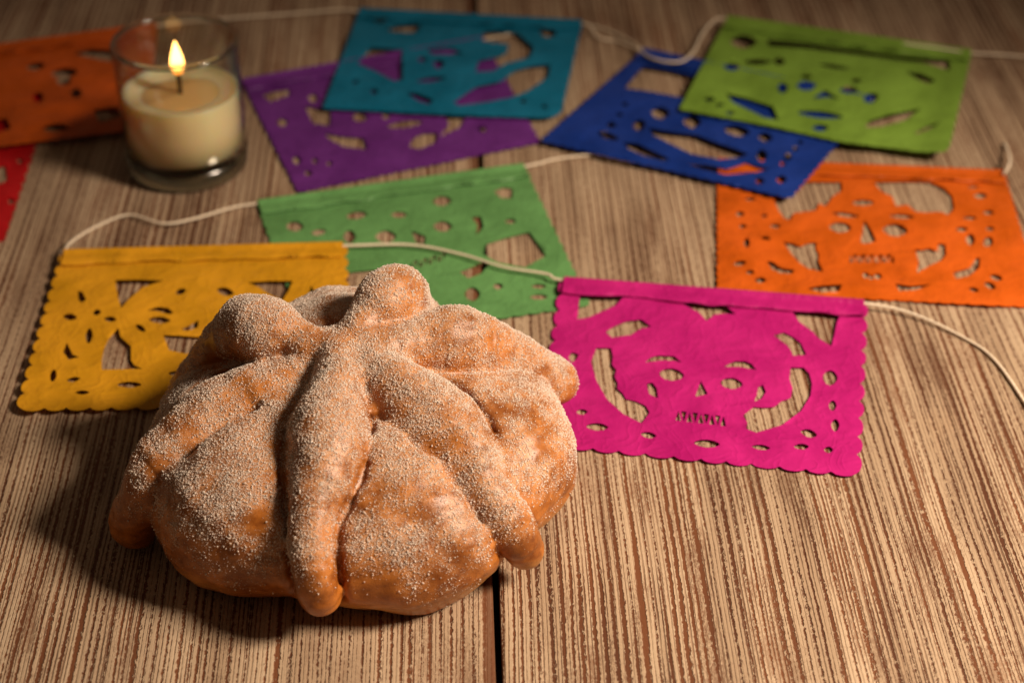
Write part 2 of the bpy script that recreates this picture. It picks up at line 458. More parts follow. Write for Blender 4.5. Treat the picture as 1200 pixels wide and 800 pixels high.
C_PINK = paper_mat('pink_tissue', (0.55, 0.012, 0.205))
C_YEL = paper_mat('yellow_tissue', (0.76, 0.37, 0.012))
C_GRN = paper_mat('green_tissue', (0.15, 0.37, 0.12))
C_ORG = paper_mat('orange_tissue', (0.70, 0.125, 0.006), 0.18)
C_LIM = paper_mat('lime_tissue', (0.23, 0.40, 0.05))
C_BLU = paper_mat('blue_tissue', (0.008, 0.042, 0.30))
C_TEA = paper_mat('teal_tissue', (0.004, 0.19, 0.34))
C_PUR = paper_mat('purple_tissue', (0.17, 0.030, 0.26))
C_DOR = paper_mat('deep_orange_tissue', (0.60, 0.10, 0.006))
C_RED = paper_mat('red_tissue', (0.55, 0.006, 0.010))

# --- pink
Z7, Z8, Z2 = (640, 320, 3.333), (830, 340, 3.478), (620, 300, 2.856)
pink_h = fr(*Z7, [
    [(135, 92), (220, 88), (300, 92), (270, 125), (215, 150), (165, 172), (125, 178), (130, 130)],
    [(235, 230), (270, 208), (320, 188), (370, 182), (408, 210), (370, 215), (330, 240), (260, 250)],
    [(200, 298), (255, 298), (262, 330), (258, 360), (275, 380), (268, 405), (280, 430), (278, 450), (300, 470), (310, 490), (345, 497), (385, 515), (400, 540), (370, 580), (300, 545), (240, 490), (200, 420), (180, 350)],
    [(390, 348), (410, 330), (440, 322), (500, 325), (528, 350), (500, 342), (450, 340)],
    ell(490, 396, 40, 18, 5), [(395, 435), (415, 430), (430, 450), (435, 485), (405, 470)], [(605, 425), (628, 470), (585, 480)],
    [(90, 330), (100, 312), (125, 318), (118, 335), (100, 348)], ell(140, 542, 18, 8), ell(200, 600, 36, 11, 3), ell(400, 632, 25, 9, 8)]) + fr(*Z8, [
    [(270, 185), (310, 175), (345, 192), (375, 215), (398, 262), (345, 265), (335, 240), (320, 222)],
    [(345, 87), (440, 96), (535, 102), (522, 130), (512, 180), (500, 225), (445, 190), (430, 170), (375, 130)],
    [(335, 320), (385, 320), (408, 345), (418, 385), (412, 430), (375, 490), (300, 545), (200, 575), (160, 560), (165, 535), (148, 508), (190, 475), (230, 478), (270, 475), (300, 452), (335, 440), (342, 400), (330, 365)],
    [(65, 312), (110, 290), (150, 290), (175, 300), (195, 325), (130, 312)],
    ell(95, 380, 38, 17, 5), [(205, 398), (222, 390), (232, 415), (215, 440), (190, 450), (200, 425)],
    ell(215, 640, 31, 8, 6), ell(380, 637, 25, 9), ell(410, 583, 28, 12, 15), ell(490, 650, 15, 10), ell(518, 550, 14, 19), ell(507, 470, 13, 16), ell(497, 357, 25, 23)]) + fr(*Z2, [
    [(515, 160), (560, 150), (600, 152), (660, 170), (690, 195), (650, 192), (620, 195), (595, 215), (570, 188)],
    ell(595, 627, 36, 10, 4)] + teeth(490, 533, 660, 553, 9, 15))
flag('paper_flag', C_PINK, 0.0028, [(661, 328), (1012, 355), (1003, 555), (634, 519)], pink_h,
     'bright pink cut paper skull flag lying right of the sugared bread', ns=10, nb=12, amp=0.0021, hem_px=17, seed=1, curl=lambda u, v: -0.0021 * min(1, max(0, v - .06) / .22))
# --- yellow
Y6, Y3 = (10, 280, 3.81), (0, 270, 2.857)
yel_h = fr(*Y6, [
    [(480, 185), (580, 183), (690, 187), (600, 215), (540, 265), (505, 305), (490, 250)],
    [(312, 235), (330, 240), (345, 270), (325, 282), (314, 270)], ell(275, 348, 26, 11, 5), ell(395, 328, 15, 10, -20), ell(455, 358, 23, 9, 5),
    [(625, 320), (670, 305), (710, 310), (730, 328), (715, 335), (670, 322)], ell(675, 362, 40, 11, 3), [(775, 402), (820, 382), (845, 365), (842, 395), (800, 408)],
    ell(590, 398, 22, 9, 35), ell(360, 432, 13, 26, 5), [(248, 505), (262, 468), (285, 515), (312, 525), (270, 535)],
    [(420, 540), (430, 490), (450, 450), (490, 400), (500, 440), (545, 480), (545, 540), (560, 562), (595, 577), (420, 580)],
    [(695, 430), (790, 435), (870, 440), (850, 500), (790, 510), (720, 495)],
    ell(200, 610, 12, 21, 10), ell(290, 627, 24, 8, -10), ell(330, 685, 26, 7), ell(540, 650, 45, 10), ell(745, 600, 26, 8), ell(770, 235, 20, 10, -20)]) + fr(*Y3, [
    [(830, 175), (900, 170), (978, 170), (965, 200), (945, 232), (905, 215), (870, 190)], [(1042, 188), (1056, 215), (1050, 238), (1028, 232)], ell(755, 205, 24, 10, 15)])
flag('paper_flag', C_YEL, 0.0030, [(76, 296), (402, 287), (408, 474), (24, 478)], yel_h,
     'golden yellow cut paper flag lying left of and behind the bread', ns=12, nb=14, amp=0.0021, hem_px=16, seed=2, wav=0.0012, lift=(0.0016, 0), curl=lambda u, v: -0.0021 * min(1, max(0, v - .06) / .5) * min(1, max(0, 1 - u) / .3))
# --- green
G4 = (290, 180, 2.927)
grn_h = fr(*G4, [
    ell(163, 250, 25, 13), ell(245, 270, 22, 8, -10), ell(375, 212, 30, 10, -8), ell(520, 210, 23, 8), ell(668, 163, 27, 13, -5), [(850, 130), (880, 118), (908, 122), (905, 152), (870, 150)],
    ell(670, 250, 27, 14), [(770, 220), (800, 220), (808, 250), (785, 277), (790, 245)], ell(903, 232, 16, 6), ell(350, 285, 18, 17), ell(475, 285, 30, 16),
    [(565, 268), (610, 285), (606, 310), (580, 305)], [(820, 312), (890, 290), (965, 272), (1020, 350), (950, 388), (860, 372), (812, 345)],
    [(735, 405), (770, 392), (812, 372), (822, 385), (800, 410), (760, 425)], ell(772, 482, 22, 18), ell(860, 455, 14, 8), ell(1000, 492, 26, 7), ell(1000, 455, 22, 6),
    [(330, 412), (380, 405), (440, 400), (445, 470), (335, 472)]] + teeth(555, 386, 682, 350, 8, 12))
flag('paper_flag', C_GRN, 0.0008, [(302, 238), (613, 195), (690, 357), (364, 405)], grn_h,
     'medium green cut paper flag partly under the yellow one, behind the bread', ns=16, nb=18, amp=0.0009, hem_px=15, seed=3)
# --- orange on the right
O8 = (820, 170, 3.158)
org_h = fr(*O8, [
    [(650, 140), (750, 138), (850, 140), (900, 160), (930, 190), (937, 235), (915, 257), (890, 245), (840, 248), (800, 245), (770, 220), (730, 225), (715, 190), (680, 175)],
    [(395, 140), (460, 140), (520, 140), (522, 170), (490, 190), (465, 227), (440, 215), (430, 240), (350, 250), (338, 275), (318, 270), (295, 240), (280, 205), (330, 190), (370, 170)],
    ell(520, 305, 34, 15, 3), ell(724, 315, 38, 18, 3), [(612, 285), (635, 320), (650, 352), (620, 362), (598, 358)],
    strip(498, 253, 582, 264, 7), strip(708, 262, 788, 266, 7), strip(570, 214, 640, 213, 10),
    [(312, 360), (345, 365), (375, 378), (400, 365), (432, 362), (428, 385), (440, 405), (438, 430), (455, 467), (400, 455), (365, 430), (340, 400)],
    [(800, 385), (822, 390), (850, 382), (880, 395), (882, 365), (908, 370), (910, 405), (895, 425), (860, 440), (805, 472), (812, 430)],
    [(250, 430), (270, 432), (300, 455), (350, 462), (340, 475), (300, 474), (268, 460)], [(945, 470), (1000, 455), (1022, 420), (1033, 425), (1030, 455), (1000, 480), (955, 490)],
    [(398, 530), (450, 520), (525, 516), (515, 540), (450, 546)], [(725, 513), (780, 522), (855, 515), (800, 536), (740, 540)],
    ell(150, 255, 14, 7), ell(160, 300, 12, 6), ell(175, 362, 9, 14), ell(245, 345, 16, 5, 10), ell(280, 300, 16, 6), ell(150, 437, 20, 7, -10), ell(187, 470, 14, 6), ell(225, 500, 18, 8),
    ell(1002, 350, 14, 16), ell(1068, 358, 15, 15, 40), ell(1040, 188, 20, 8), ell(1070, 250, 17, 6), ell(1000, 270, 22, 5), ell(970, 312, 18, 7), ell(1075, 310, 14, 6), ell(1012, 155, 18, 4), ell(1098, 490, 20, 8, 15),
    ell(1075, 520, 20, 8, 25), ell(1015, 535, 16, 6, 15), ell(190, 200, 18, 5), ell(240, 262, 10, 5), ell(615, 482, 10, 8), ell(635, 490, 8, 6), ell(660, 486, 12, 8)] + teeth(552, 420, 722, 419, 11, 14))
flag('paper_flag', C_ORG, 0.0010, [(842, 189), (1176, 203), (1222, 360), (842, 341)], org_h,
     'vivid orange cut paper skull flag at the right edge, above the pink one', ns=20, nb=22, amp=0.0008, hem_px=13, seed=4, wav=0.0012)
# --- purple, under the teal one
P4 = (280, 80, 3.243)
pur_h = fr(*P4, [
    [(92, 103), (140, 88), (192, 82), (190, 103), (120, 128)], ell(165, 207, 18, 11), [(258, 150), (345, 165), (342, 215), (285, 208)], ell(283, 115, 16, 12),
    [(328, 248), (400, 262), (472, 266), (484, 308), (400, 298), (345, 270)], ell(460, 187, 24, 13), ell(560, 184, 12, 8), strip(570, 222, 695, 205, 13),
    [(665, 270), (700, 252), (752, 250), (745, 280), (690, 304), (655, 298)], [(780, 178), (860, 178), (838, 222), (770, 255), (800, 212)], ell(220, 350, 13, 12), ell(290, 352, 10, 8), ell(345, 362, 9, 7), ell(925, 232, 14, 8), ell(265, 400, 12, 8)])
flag('paper_flag', C_PUR, 0.0008, [(284, 96), (566, 46), (633, 167), (350, 225)], pur_h,
     'purple cut paper flag beside the candle, its upper half under the teal one', ns=16, nb=20, amp=0.0008, kind='zig', hem_px=12, seed=5)
# --- teal
T3 = (370, 0, 3.636)
tea_h = fr(*T3, [
    ell(275, 85, 24, 12), [(298, 128), (350, 112), (445, 104), (428, 140), (340, 137)], [(183, 272), (240, 207), (366, 215), (368, 340), (330, 343), (260, 305)],
    [(720, 138), (790, 136), (855, 145), (925, 205), (905, 245), (810, 268), (760, 300), (685, 305), (700, 258), (812, 232), (822, 190), (712, 178)],
    [(595, 435), (690, 370), (790, 350), (850, 305), (920, 285), (992, 280), (985, 330), (900, 388), (830, 415), (740, 432), (620, 448)],
    [(475, 212), (580, 207), (630, 232), (500, 232)], ell(455, 255, 17, 8), ell(525, 275, 20, 14), strip(435, 347, 550, 332, 10), [(390, 398), (430, 400), (495, 425), (482, 443), (440, 430)],
    ell(990, 140, 30, 15, 8), ell(250, 390, 12, 9), ell(170, 350, 10, 7), ell(885, 432, 10, 7), ell(975, 455, 10, 7)])
flag('paper_flag', C_TEA, 0.0028, [(422, 13), (682, 27), (657, 132), (379, 127)], tea_h,
     'teal blue cut paper flag at the top, lying across the purple one', ns=14, nb=18, amp=0.0006, hem_px=10, seed=6, bottom=[(648, 137), (636, 138), (540, 135)])
# --- blue
B2 = (620, 40, 3.158)
blu_h = fr(*B2, [
    [(430, 120), (520, 135), (610, 158), (650, 185), (640, 235), (560, 232), (450, 212), (362, 200)], ell(487, 292, 28, 17), ell(408, 337, 20, 15, -30), ell(305, 337, 14, 9), strip(260, 366, 325, 388, 11),
    ell(605, 325, 27, 18), ell(770, 358, 40, 15, 8), ell(875, 382, 22, 13, 10), [(448, 350), (520, 362), (620, 375), (690, 402), (805, 442), (780, 455), (700, 462), (600, 442), (510, 398), (465, 375)],
    ell(862, 450, 17, 17), ell(958, 455, 13, 10), ell(940, 480, 9, 7), [(350, 402), (400, 405), (455, 432), (520, 462), (490, 468), (420, 448), (370, 425)],
    [(590, 482), (660, 485), (735, 500), (800, 478), (885, 500), (830, 512), (730, 520), (640, 500)], ell(855, 543, 14, 9), ell(935, 538, 16, 11), ell(985, 425, 9, 7), ell(355, 260, 10, 6), ell(335, 298, 9, 6),
    ell(620, 262, 22, 12), ell(765, 290, 18, 11), ell(1005, 400, 9, 6)])
flag('paper_flag', C_BLU, 0.0030, [(755, 60), (1024, 117), (926, 232), (635, 165)], blu_h,
     'dark blue cut paper flag with toothed edges, partly under the lime one', ns=18, nb=22, amp=0.0012, kind='zig', hem_px=11, seed=7, wav=0.0008, lift=(0, 0.001))
# --- lime
L1 = (780, 10, 3.0)
lim_h = fr(*L1, [
    ell(275, 118, 42, 20), [(372, 112), (490, 122), (620, 140), (800, 165), (985, 183), (988, 218), (960, 208), (900, 192), (690, 166), (520, 145), (372, 134)], strip(280, 190, 365, 188, 9), ell(400, 187, 17, 10), ell(233, 206, 24, 10),
    [(213, 300), (290, 318), (375, 345), (395, 392), (345, 382), (300, 360), (240, 332)], ell(412, 280, 16, 14, -20), ell(495, 272, 28, 13), ell(645, 287, 27, 10), ell(722, 315, 23, 13, -15),
    [(515, 318), (562, 288), (608, 320), (565, 312)], strip(470, 366, 620, 382, 12), ell(545, 420, 24, 9), [(720, 395), (780, 375), (895, 352), (845, 392), (760, 416), (705, 418)],
    [(845, 222), (900, 230), (948, 255), (922, 265), (880, 246)], strip(545, 198, 640, 212, 7), ell(155, 320, 16, 6), ell(190, 340, 12, 5), ell(228, 368, 12, 5), strip(880, 440, 955, 405, 5), ell(670, 255, 14, 6), ell(495, 240, 16, 6)])
flag('paper_flag', C_LIM, 0.0050, [(853, 22), (1138, 62), (1112, 172), (797, 128)], lim_h,
     'lime green cut paper flag at upper right, lying across the dark blue one', ns=18, nb=22, amp=0.0006, hem_px=12, seed=8, wav=0.0010,
     bottom=[(1106, 178), (1080, 178), (985, 166), (900, 147)], curl=lambda u, v: 0.004 * max(0, (u - .8) / .2) * max(0, (v - .7) / .3) - 0.0032 * min(1, max(0, u - .72) / .2))
# --- left pair
D5 = (0, 20, 2.963)
dor_h = fr(*D5, [
    [(255, 128), (320, 112), (410, 118), (405, 158), (350, 150)], ell(125, 172, 28, 9, -10), ell(225, 195, 38, 13, -5), ell(222, 222, 22, 12), ell(132, 280, 16, 14), ell(265, 265, 16, 13), ell(195, 385, 38, 10, -4),
    [(330, 325), (400, 315), (415, 345), (350, 365)], [(-30, 365), (20, 355), (35, 385), (-20, 405)], ell(-60, 220, 30, 14), ell(-90, 300, 25, 20)])
flag('paper_flag', C_DOR, 0.0036, [(-108, 70), (184, 30), (172, 150), (-150, 190)], dor_h,
     'dark orange cut paper flag at upper left behind the candle', ns=16, nb=20, amp=0.0006, hem_px=12, seed=9, wav=0.0016)
red_h = fr(*D5, [[(-40, 535), (18, 522), (22, 565), (-20, 585)], ell(-120, 480, 40, 20), ell(70, 500, 8, 6), ell(40, 640, 8, 8)])
flag('paper_flag', C_RED, 0.0010, [(-236, 108), (66, 98), (3, 283), (-318, 286)], red_h,
     'red cut paper flag at the left edge, its top under the dark orange one', ns=18, nb=20, amp=0.0010, kind='zig', hem_px=14, seed=10)

# ------------------------------------------------------------------ strings (two twisted plies)
def catmull(P, n=10):
    P = np.asarray(P, float); P = np.vstack([2 * P[0] - P[1], P, 2 * P[-1] - P[-2]]); out = []
    for i in range(1, len(P) - 2):
        for k in range(n):
            t = k / n
            out.append(0.5 * ((2 * P[i]) + (-P[i - 1] + P[i + 1]) * t + (2 * P[i - 1] - 5 * P[i] + 4 * P[i + 1] - P[i + 2]) * t * t + (-P[i - 1] + 3 * P[i] - 3 * P[i + 1] + P[i + 2]) * t ** 3))
    out.append(P[-2]); return np.array(out)
def string(pts, label, R=0.00068):
    path = catmull([U(x, y, z) for x, y, z in pts], 10)
    s = np.concatenate([[0], np.cumsum(np.linalg.norm(np.diff(path, axis=0), axis=1))])
    m = int(s[-1] / 0.0007); q = np.linspace(0, s[-1], m)
    path = np.stack([np.interp(q, s, path[:, i]) for i in range(3)], 1)
    T = np.gradient(path, axis=0); T /= np.linalg.norm(T, axis=1)[:, None]
    A = np.cross(T, (0, 0, 1)); A /= np.linalg.norm(A, axis=1)[:, None]; B = np.cross(A, T)
    K = 10; ph = q * (2 * math.pi / 0.0052)
    vs = []
    for k in range(K):
        a = 2 * math.pi * k / K
        r = R * (0.80 + 0.24 * np.abs(np.cos(a - ph)))               # two-lobed section that turns along the length
        vs.append(path + A * (r * math.cos(a))[:, None] + B * (r * math.sin(a))[:, None])
    V = np.stack(vs, 1).reshape(-1, 3)
    F = [(i * K + k, i * K + (k + 1) % K, (i + 1) * K + (k + 1) % K, (i + 1) * K + k) for i in range(m - 1) for k in range(K)]
    F += [tuple(range(K - 1, -1, -1)), tuple((m - 1) * K + k for k in range(K))]
    c = path.mean(0)
    o = build_mesh('string', V - c, F, M_STRING); o.location = c
    return tag(o, label, 'string', 'cotton strings of the paper flags')
t_ = .001
string([(1300, 760, t_), (1278, 640, t_), (1242, 540, t_), (1200, 470, t_), (1165, 421, t_), (1130, 396, t_), (1070, 368, .0022), (1012, 355.5, .0036), (900, 347, .0036), (780, 338, .0036), (661, 328.5, .0036), (640, 321, .0040), (590, 313, .0034), (540, 298, .0032), (480, 287, .0034), (402, 288, .0038),
        (300, 290.5, .0038), (180, 293.5, .0038), (80, 296, .0040), (77, 292, .005), (84, 283, .0025), (110, 267, t_), (150, 252, .0020), (190, 262, .0024), (225, 257, .0022), (270, 244, .0016), (302, 238.5, .0014), (400, 225, .0014), (500, 211, .0014), (613, 195.5, .0014), (650, 187, t_), (690, 182, .0014), (706, 183.5, t_), (722, 188, t_), (738, 191, t_), (752, 188, t_),
        (780, 190, t_), (815, 193, .001), (842, 189.5, .0016), (950, 194, .0016), (1060, 198.5, .0016), (1165, 203, .0016), (1176, 203, .0035), (1183, 192, .006), (1182, 180, .0035), (1177, 168, .0012)],
       'long cream string through the pink, yellow, green and right orange flags')
string([(-108, 70.5, .0040), (0, 55.7, .0040), (120, 39, .0040), (184, 30.5, .0040), (215, 26, t_), (280, 21, .0018), (350, 16, .0014), (400, 12, .003), (422, 13.5, .0033), (500, 17.6, .0033), (600, 23, .0033), (682, 27.5, .0033), (700, 44, .0016), (722, 49, t_), (745, 57, .0035), (765, 69, .0062), (795, 73, .0062), (812, 62, .0050), (822, 42, .0030), (835, 26, .0050), (853, 22.5, .0056),
        (940, 34.7, .0056), (1060, 51.6, .0056), (1105, 57.8, .0036), (1138, 62.5, .0024), (1165, 64, .002), (1200, 67, t_), (1260, 74, t_)],
       'cream string along the top through the dark orange, teal and lime flags')
string([(566, 47, .0018), (620, 36, .0012), (660, 30, .0012), (690, 30, .0010), (715, 37, .0010), (738, 48, .0016), (750, 56, .0034), (757, 60.8, .0036), (850, 80.5, .0036), (940, 99.5, .0036), (1023, 117, .0036)],
       'thin cream string running from the purple flag to the dark blue flag', R=0.00055)

# ------------------------------------------------------------------ candle in a glass
cb = U(221, 195)
candle = empty('candle', (cb[0], cb[1], 0))
tag(candle, 'lit cream candle burning in a clear glass tumbler, upper left', 'candle')
def lathe(name, prof, mat, root, n=64, closed=True):
    vs = []; fs = []; m = len(prof)
    for i in range(n):
        a = 2 * math.pi * i / n
        vs += [(r * math.cos(a), r * math.sin(a), z) for r, z in prof]
    for i in range(n):
        j = (i + 1) % n
        for k in range(m - (0 if closed else 1)):
            l = (k + 1) % m
            if prof[k][0] < 1e-7 and prof[l][0] < 1e-7: continue
            if prof[k][0] < 1e-7: fs.append((i * m + k, j * m + l, i * m + l))
            elif prof[l][0] < 1e-7: fs.append((i * m + k, j * m + k, i * m + l))
            else: fs.append((i * m + k, j * m + k, j * m + l, i * m + l))
    return build_mesh(name, vs, fs, mat, root)
RG, HG = 0.0288, 0.0652
lathe('glass_cup', [(RG - .0012, 0.0106), (RG - .0001, 0.0106), (RG, 0.030), (RG + .0002, HG - .0015), (RG + .0001, HG - .0004), (RG - .0006, HG), (RG - .0014, HG - .0004), (RG - .0016, HG - .0015), (RG - .0014, 0.030)], thin_glass_mat(), candle)
lathe('glass_base', [(0, 0.0008), (RG - .006, 0.0006), (RG - .004, 0.0002), (RG - .0018, 0.0010), (RG - .0004, 0.0032), (RG, 0.0105), (RG - .0014, 0.0105), (RG - .004, 0.0092), (0, 0.0085)], base_glass_mat(), candle, closed=False)
RW = RG - 0.0017
rim = [(RG - .0007 + .00125 * math.cos(a), HG + .00125 * math.sin(a)) for a in np.linspace(0, 2 * math.pi, 13)[:-1]]
mr = NT('rounded_glass_rim'); mr.set(Base_Color=(0.93, 0.92, 0.86), Transmission_Weight=1.0, Roughness=0.03, IOR=1.5)
lathe('rim', rim, mr.m, candle)
lathe('wax', [(0, 0.0110), (RW - .004, 0.0110), (RW - .0012, 0.0122), (RW, 0.0145), (RW, 0.0408), (RW - .0005, 0.0412), (RW - .0018, 0.0402), (RW - .0045, 0.0392), (0.014, 0.0386), (0, 0.0384)], wax_mat('cream_wax', (0.93, 0.75, 0.49)), candle, closed=False)
def blob_disc():
    n = 40; vs = [(0, 0, 0.0389)]; 
    for f, z in ((0.55, 0.0389), (0.95, 0.03888), (1.0, 0.0386)):
        for i in range(n):
            a = 2 * math.pi * i / n; r = 0.0205 * f * (1 + 0.10 * math.sin(2 * a + 1) + 0.05 * math.sin(3 * a))
            vs.append((r * math.cos(a) + 0.003, r * math.sin(a) - 0.002, z))
    fs = [(0, 1 + i, 1 + (i + 1) % n) for i in range(n)]
    for k in range(2):
        for i in range(n):
            j = (i + 1) % n; fs.append((1 + k * n + i, 1 + (k + 1) * n + i, 1 + (k + 1) * n + j, 1 + k * n + j))
    return vs, fs
v, f = blob_disc()
m = NT('melted_wax'); m.set(Base_Color=(0.78, 0.53, 0.25), Roughness=0.18, Specular_IOR_Level=0.5, Subsurface_Weight=0.7, Subsurface_Radius=(0.012, 0.006, 0.002), Subsurface_Scale=0.6)
build_mesh('melted_pool', v, f, m.m, candle)
lathe('wick', [(0, 0.0380), (0.0011, 0.0380), (0.0010, 0.043), (0.0012, 0.0475), (0.0008, 0.0492), (0, 0.0494)], plain_mat('charred_wick', (0.035, 0.018, 0.010), 0.9), candle, n=10, closed=False)
fz, fh = 0.0482, 0.0176
fl = []
for t in np.linspace(0, 1, 18):
    r = 0.0035 * (math.sin(math.pi * min(1, t ** 0.62)) ** 0.8 if t < 1 else 0) * (1 - 0.25 * t) + (0.0010 if t == 0 else 0)
    fl.append((max(0, r) if t < 1 else 0, fz + fh * t))
fl[0] = (0.0, fz); fl[-1] = (0.0, fz + fh)
flame = lathe('flame', fl, flame_mat(), candle, n=24, closed=False)

# ------------------------------------------------------------------ sugared bread
BC = U(424, 580)                                                     # middle of its base on the table
R0, ZE, HT, HB = 0.0765, 0.0235, 0.0370, 0.0330
def sd_ell(p):
    q = p - np.array([BC[0], BC[1], ZE])
    up = q[:, 2] > 0
    rz = np.where(up, HT, HB)
    pw = 2.12; r = np.hypot(q[:, 0], q[:, 1]) / R0; z = np.abs(q[:, 2]) / rz
    k0 = (r ** pw + z ** pw) ** (1 / pw) + 1e-6
    k1 = k0 ** (1 - pw) * np.sqrt((r ** (pw - 1) / R0) ** 2 + (z ** (pw - 1) / rz) ** 2) + 1e-6
    return (k0 - 1) / k1
def on_dome(px, py):
    d = ray(px, py); d = d / np.linalg.norm(d); o = np.array([0, 0, CAM_H]); t = 0.4; best = (9, None)
    for _ in range(200):
        s = sd_ell((o + d * t)[None])[0]
        if s < best[0]: best = (s, o + d * t)
        if s < 1e-5: break
        t += max(s * 0.8, 2e-5)
        if t > 1.2: break
    return best[1]
mm = 0.001
def loc(x, y, z): return np.array([BC[0] + x, BC[1] + y + 0.003, z])
# each node: ('s', px, py, radius, how far it stands proud of the dome) | ('z', px, py, radius, height) | ('l', x, y, z, radius), mm
ARMS = [
    # front
    [('s', 402, 412, 6.2, 8), ('s', 398, 440, 6.8, 9.5), ('s', 391, 475, 10.5, 9.8), ('s', 383, 515, 14.6, 10), ('s', 374, 560, 12, 8.6), ('s', 366, 605, 8.2, 7.2), ('s', 366, 650, 7.6, 7.4), ('s', 370, 684, 7.6, 8), ('s', 373, 700, 7.4, 7)],
    # left front
    [('s', 392, 418, 6.5, 6), ('s', 345, 430, 10, 4.5), ('s', 290, 450, 16, 5), ('s', 246, 470, 17, 6), ('s', 210, 507, 13, 7.5), ('s', 182, 550, 9.5, 10), ('z', 170, 574, 9.2, 26), ('z', 161, 597, 8.6, 17), ('z', 157, 612, 8.4, 10)],
    # left back: a big round knob near the middle
    [('s', 396, 412, 6.5, 7), ('l', -15, 2, 64, 6.0), ('l', -24, 5, 66.5, 7.8), ('l', -32.5, 8.5, 66.0, 12.4), ('l', -39, 13, 64.0, 12.2), ('l', -50, 22, 52, 9.0), ('l', -61, 32, 33, 8.5), ('l', -69, 38, 13, 8.5)],
    # back: the tallest knob
    [('s', 398, 414, 6.5, 8), ('l', 1, 5, 66.5, 6.6), ('l', 6, 12, 69, 7.8), ('l', 11.8, 20, 70.5, 12.0), ('l', 15, 28, 67, 11), ('l', 18, 43, 52, 9), ('l', 22, 59, 35, 8), ('l', 26, 72, 12, 8)],
    # right back
    [('s', 412, 418, 7, 7), ('l', 12, 2, 62, 8.5), ('l', 24, 9, 59.5, 11.5), ('l', 37.5, 14, 58, 13.6), ('l', 52, 21, 47, 9.5), ('l', 64, 26, 37, 8.0), ('l', 71.5, 30, 28.5, 9.4)],
    # right front
    [('s', 410, 424, 7, 7), ('s', 440, 438, 8, 8.5), ('s', 478, 458, 13, 9.2), ('s', 514, 482, 17, 8), ('s', 549, 526, 12.5, 5.8), ('s', 570, 575, 8.6, 6.5), ('s', 598, 618, 8.0, 7.8), ('z', 616, 646, 7.9, 15)],
]
arm_nodes = []
for arm in ARMS:
    P = []; Rr = []
    for k, a, b, *rest in arm:
        if k == 's':
            p = on_dome(a, b); g = p - np.array([BC[0], BC[1], ZE]); g = g / np.array([R0 ** 2, R0 ** 2, HT ** 2 if g[2] > 0 else HB ** 2]); g /= np.linalg.norm(g)
            p = p + g * (rest[1] - rest[0]) * mm; r = rest[0]
        elif k == 'z': p = U(a, b, rest[1] * mm); r = rest[0]
        else: p = loc(a * mm, b * mm, rest[0] * mm); r = rest[1]
        P.append(p); Rr.append(r * mm)
    Q = catmull(np.column_stack([P, Rr]), 3)
    arm_nodes.append(Q)
def sd_arm(p, Q):
    lo = (Q[:, :3] - Q[:, 3:4]).min(0) - 0.02; hi = (Q[:, :3] + Q[:, 3:4]).max(0) + 0.02
    d = np.full(len(p), 0.03, np.float32)
    m = np.all((p > lo) & (p < hi), axis=1)
    if not m.any(): return d
    q = p[m]; dd = np.full(len(q), 9.0)
    for i in range(len(Q) - 1):
        a, b = Q[i], Q[i + 1]; ab = b[:3] - a[:3]; L2 = max(ab @ ab, 1e-12)
        t = np.clip(((q - a[:3]) @ ab) / L2, 0, 1)
        c = a[:3] + t[:, None] * ab
        dd = np.minimum(dd, np.linalg.norm(q - c, axis=1) - (a[3] + t * (b[3] - a[3])))
    d[m] = dd
    return d
def smin(a, b, k):
    h = np.clip(0.5 + 0.5 * (b - a) / k, 0, 1); return b * (1 - h) + a * h - k * h * (1 - h)
def smax(a, b, k): return -smin(-a, -b, k)
# smooth lumpy noise from a few sines (cheap on large arrays)
W1 = [(rng.normal(0, 1, 3) * s, rng.random() * 6.28, a) for s, a in ((45, .0007), (45, .0006), (60, .0004), (80, .0003), (110, .0002), (150, .0002), (210, .00026), (300, .0002), (420, .00014))]
def lump(p):
    v = np.zeros(len(p))
    for k, ph, a in W1: v += a * np.sin(p @ k + ph + 1.3 * np.sin(p @ k[[1, 2, 0]] * 0.7 + ph * 2))
    return v
LOBES = [((23, -47, 23), 27.5), ((-37, -41, 22), 27.5), ((56, -14, 24), 22), ((-8, 50, 26), 24), ((-7, 24, 43), 19)]   # dough puffed up between the strips
def bread_sdf(p, which=False):
    dome = sd_ell(p)
    for c, r in LOBES: dome = smin(dome, np.linalg.norm(p - loc(c[0] * mm, c[1] * mm, c[2] * mm), axis=1) - r * mm, 0.012)
    arms = [sd_arm(p, Q) for Q in arm_nodes]
    allarm = arms[0]
    for a in arms[1:]: allarm = smin(allarm, a, 0.0035)
    groove = np.maximum(allarm - 0.0013, -0.0030 - dome)         # shallow crease where a strip meets the dough
    carved = smax(dome, -groove, 0.0030)
    d = smin(carved, allarm, 0.0028) + lump(p)
    d = smax(d, -(p[:, 2] - 0.0004), 0.002)
    if which: return d, np.argmin(np.stack([carved] + arms, 1), axis=1)
    return d
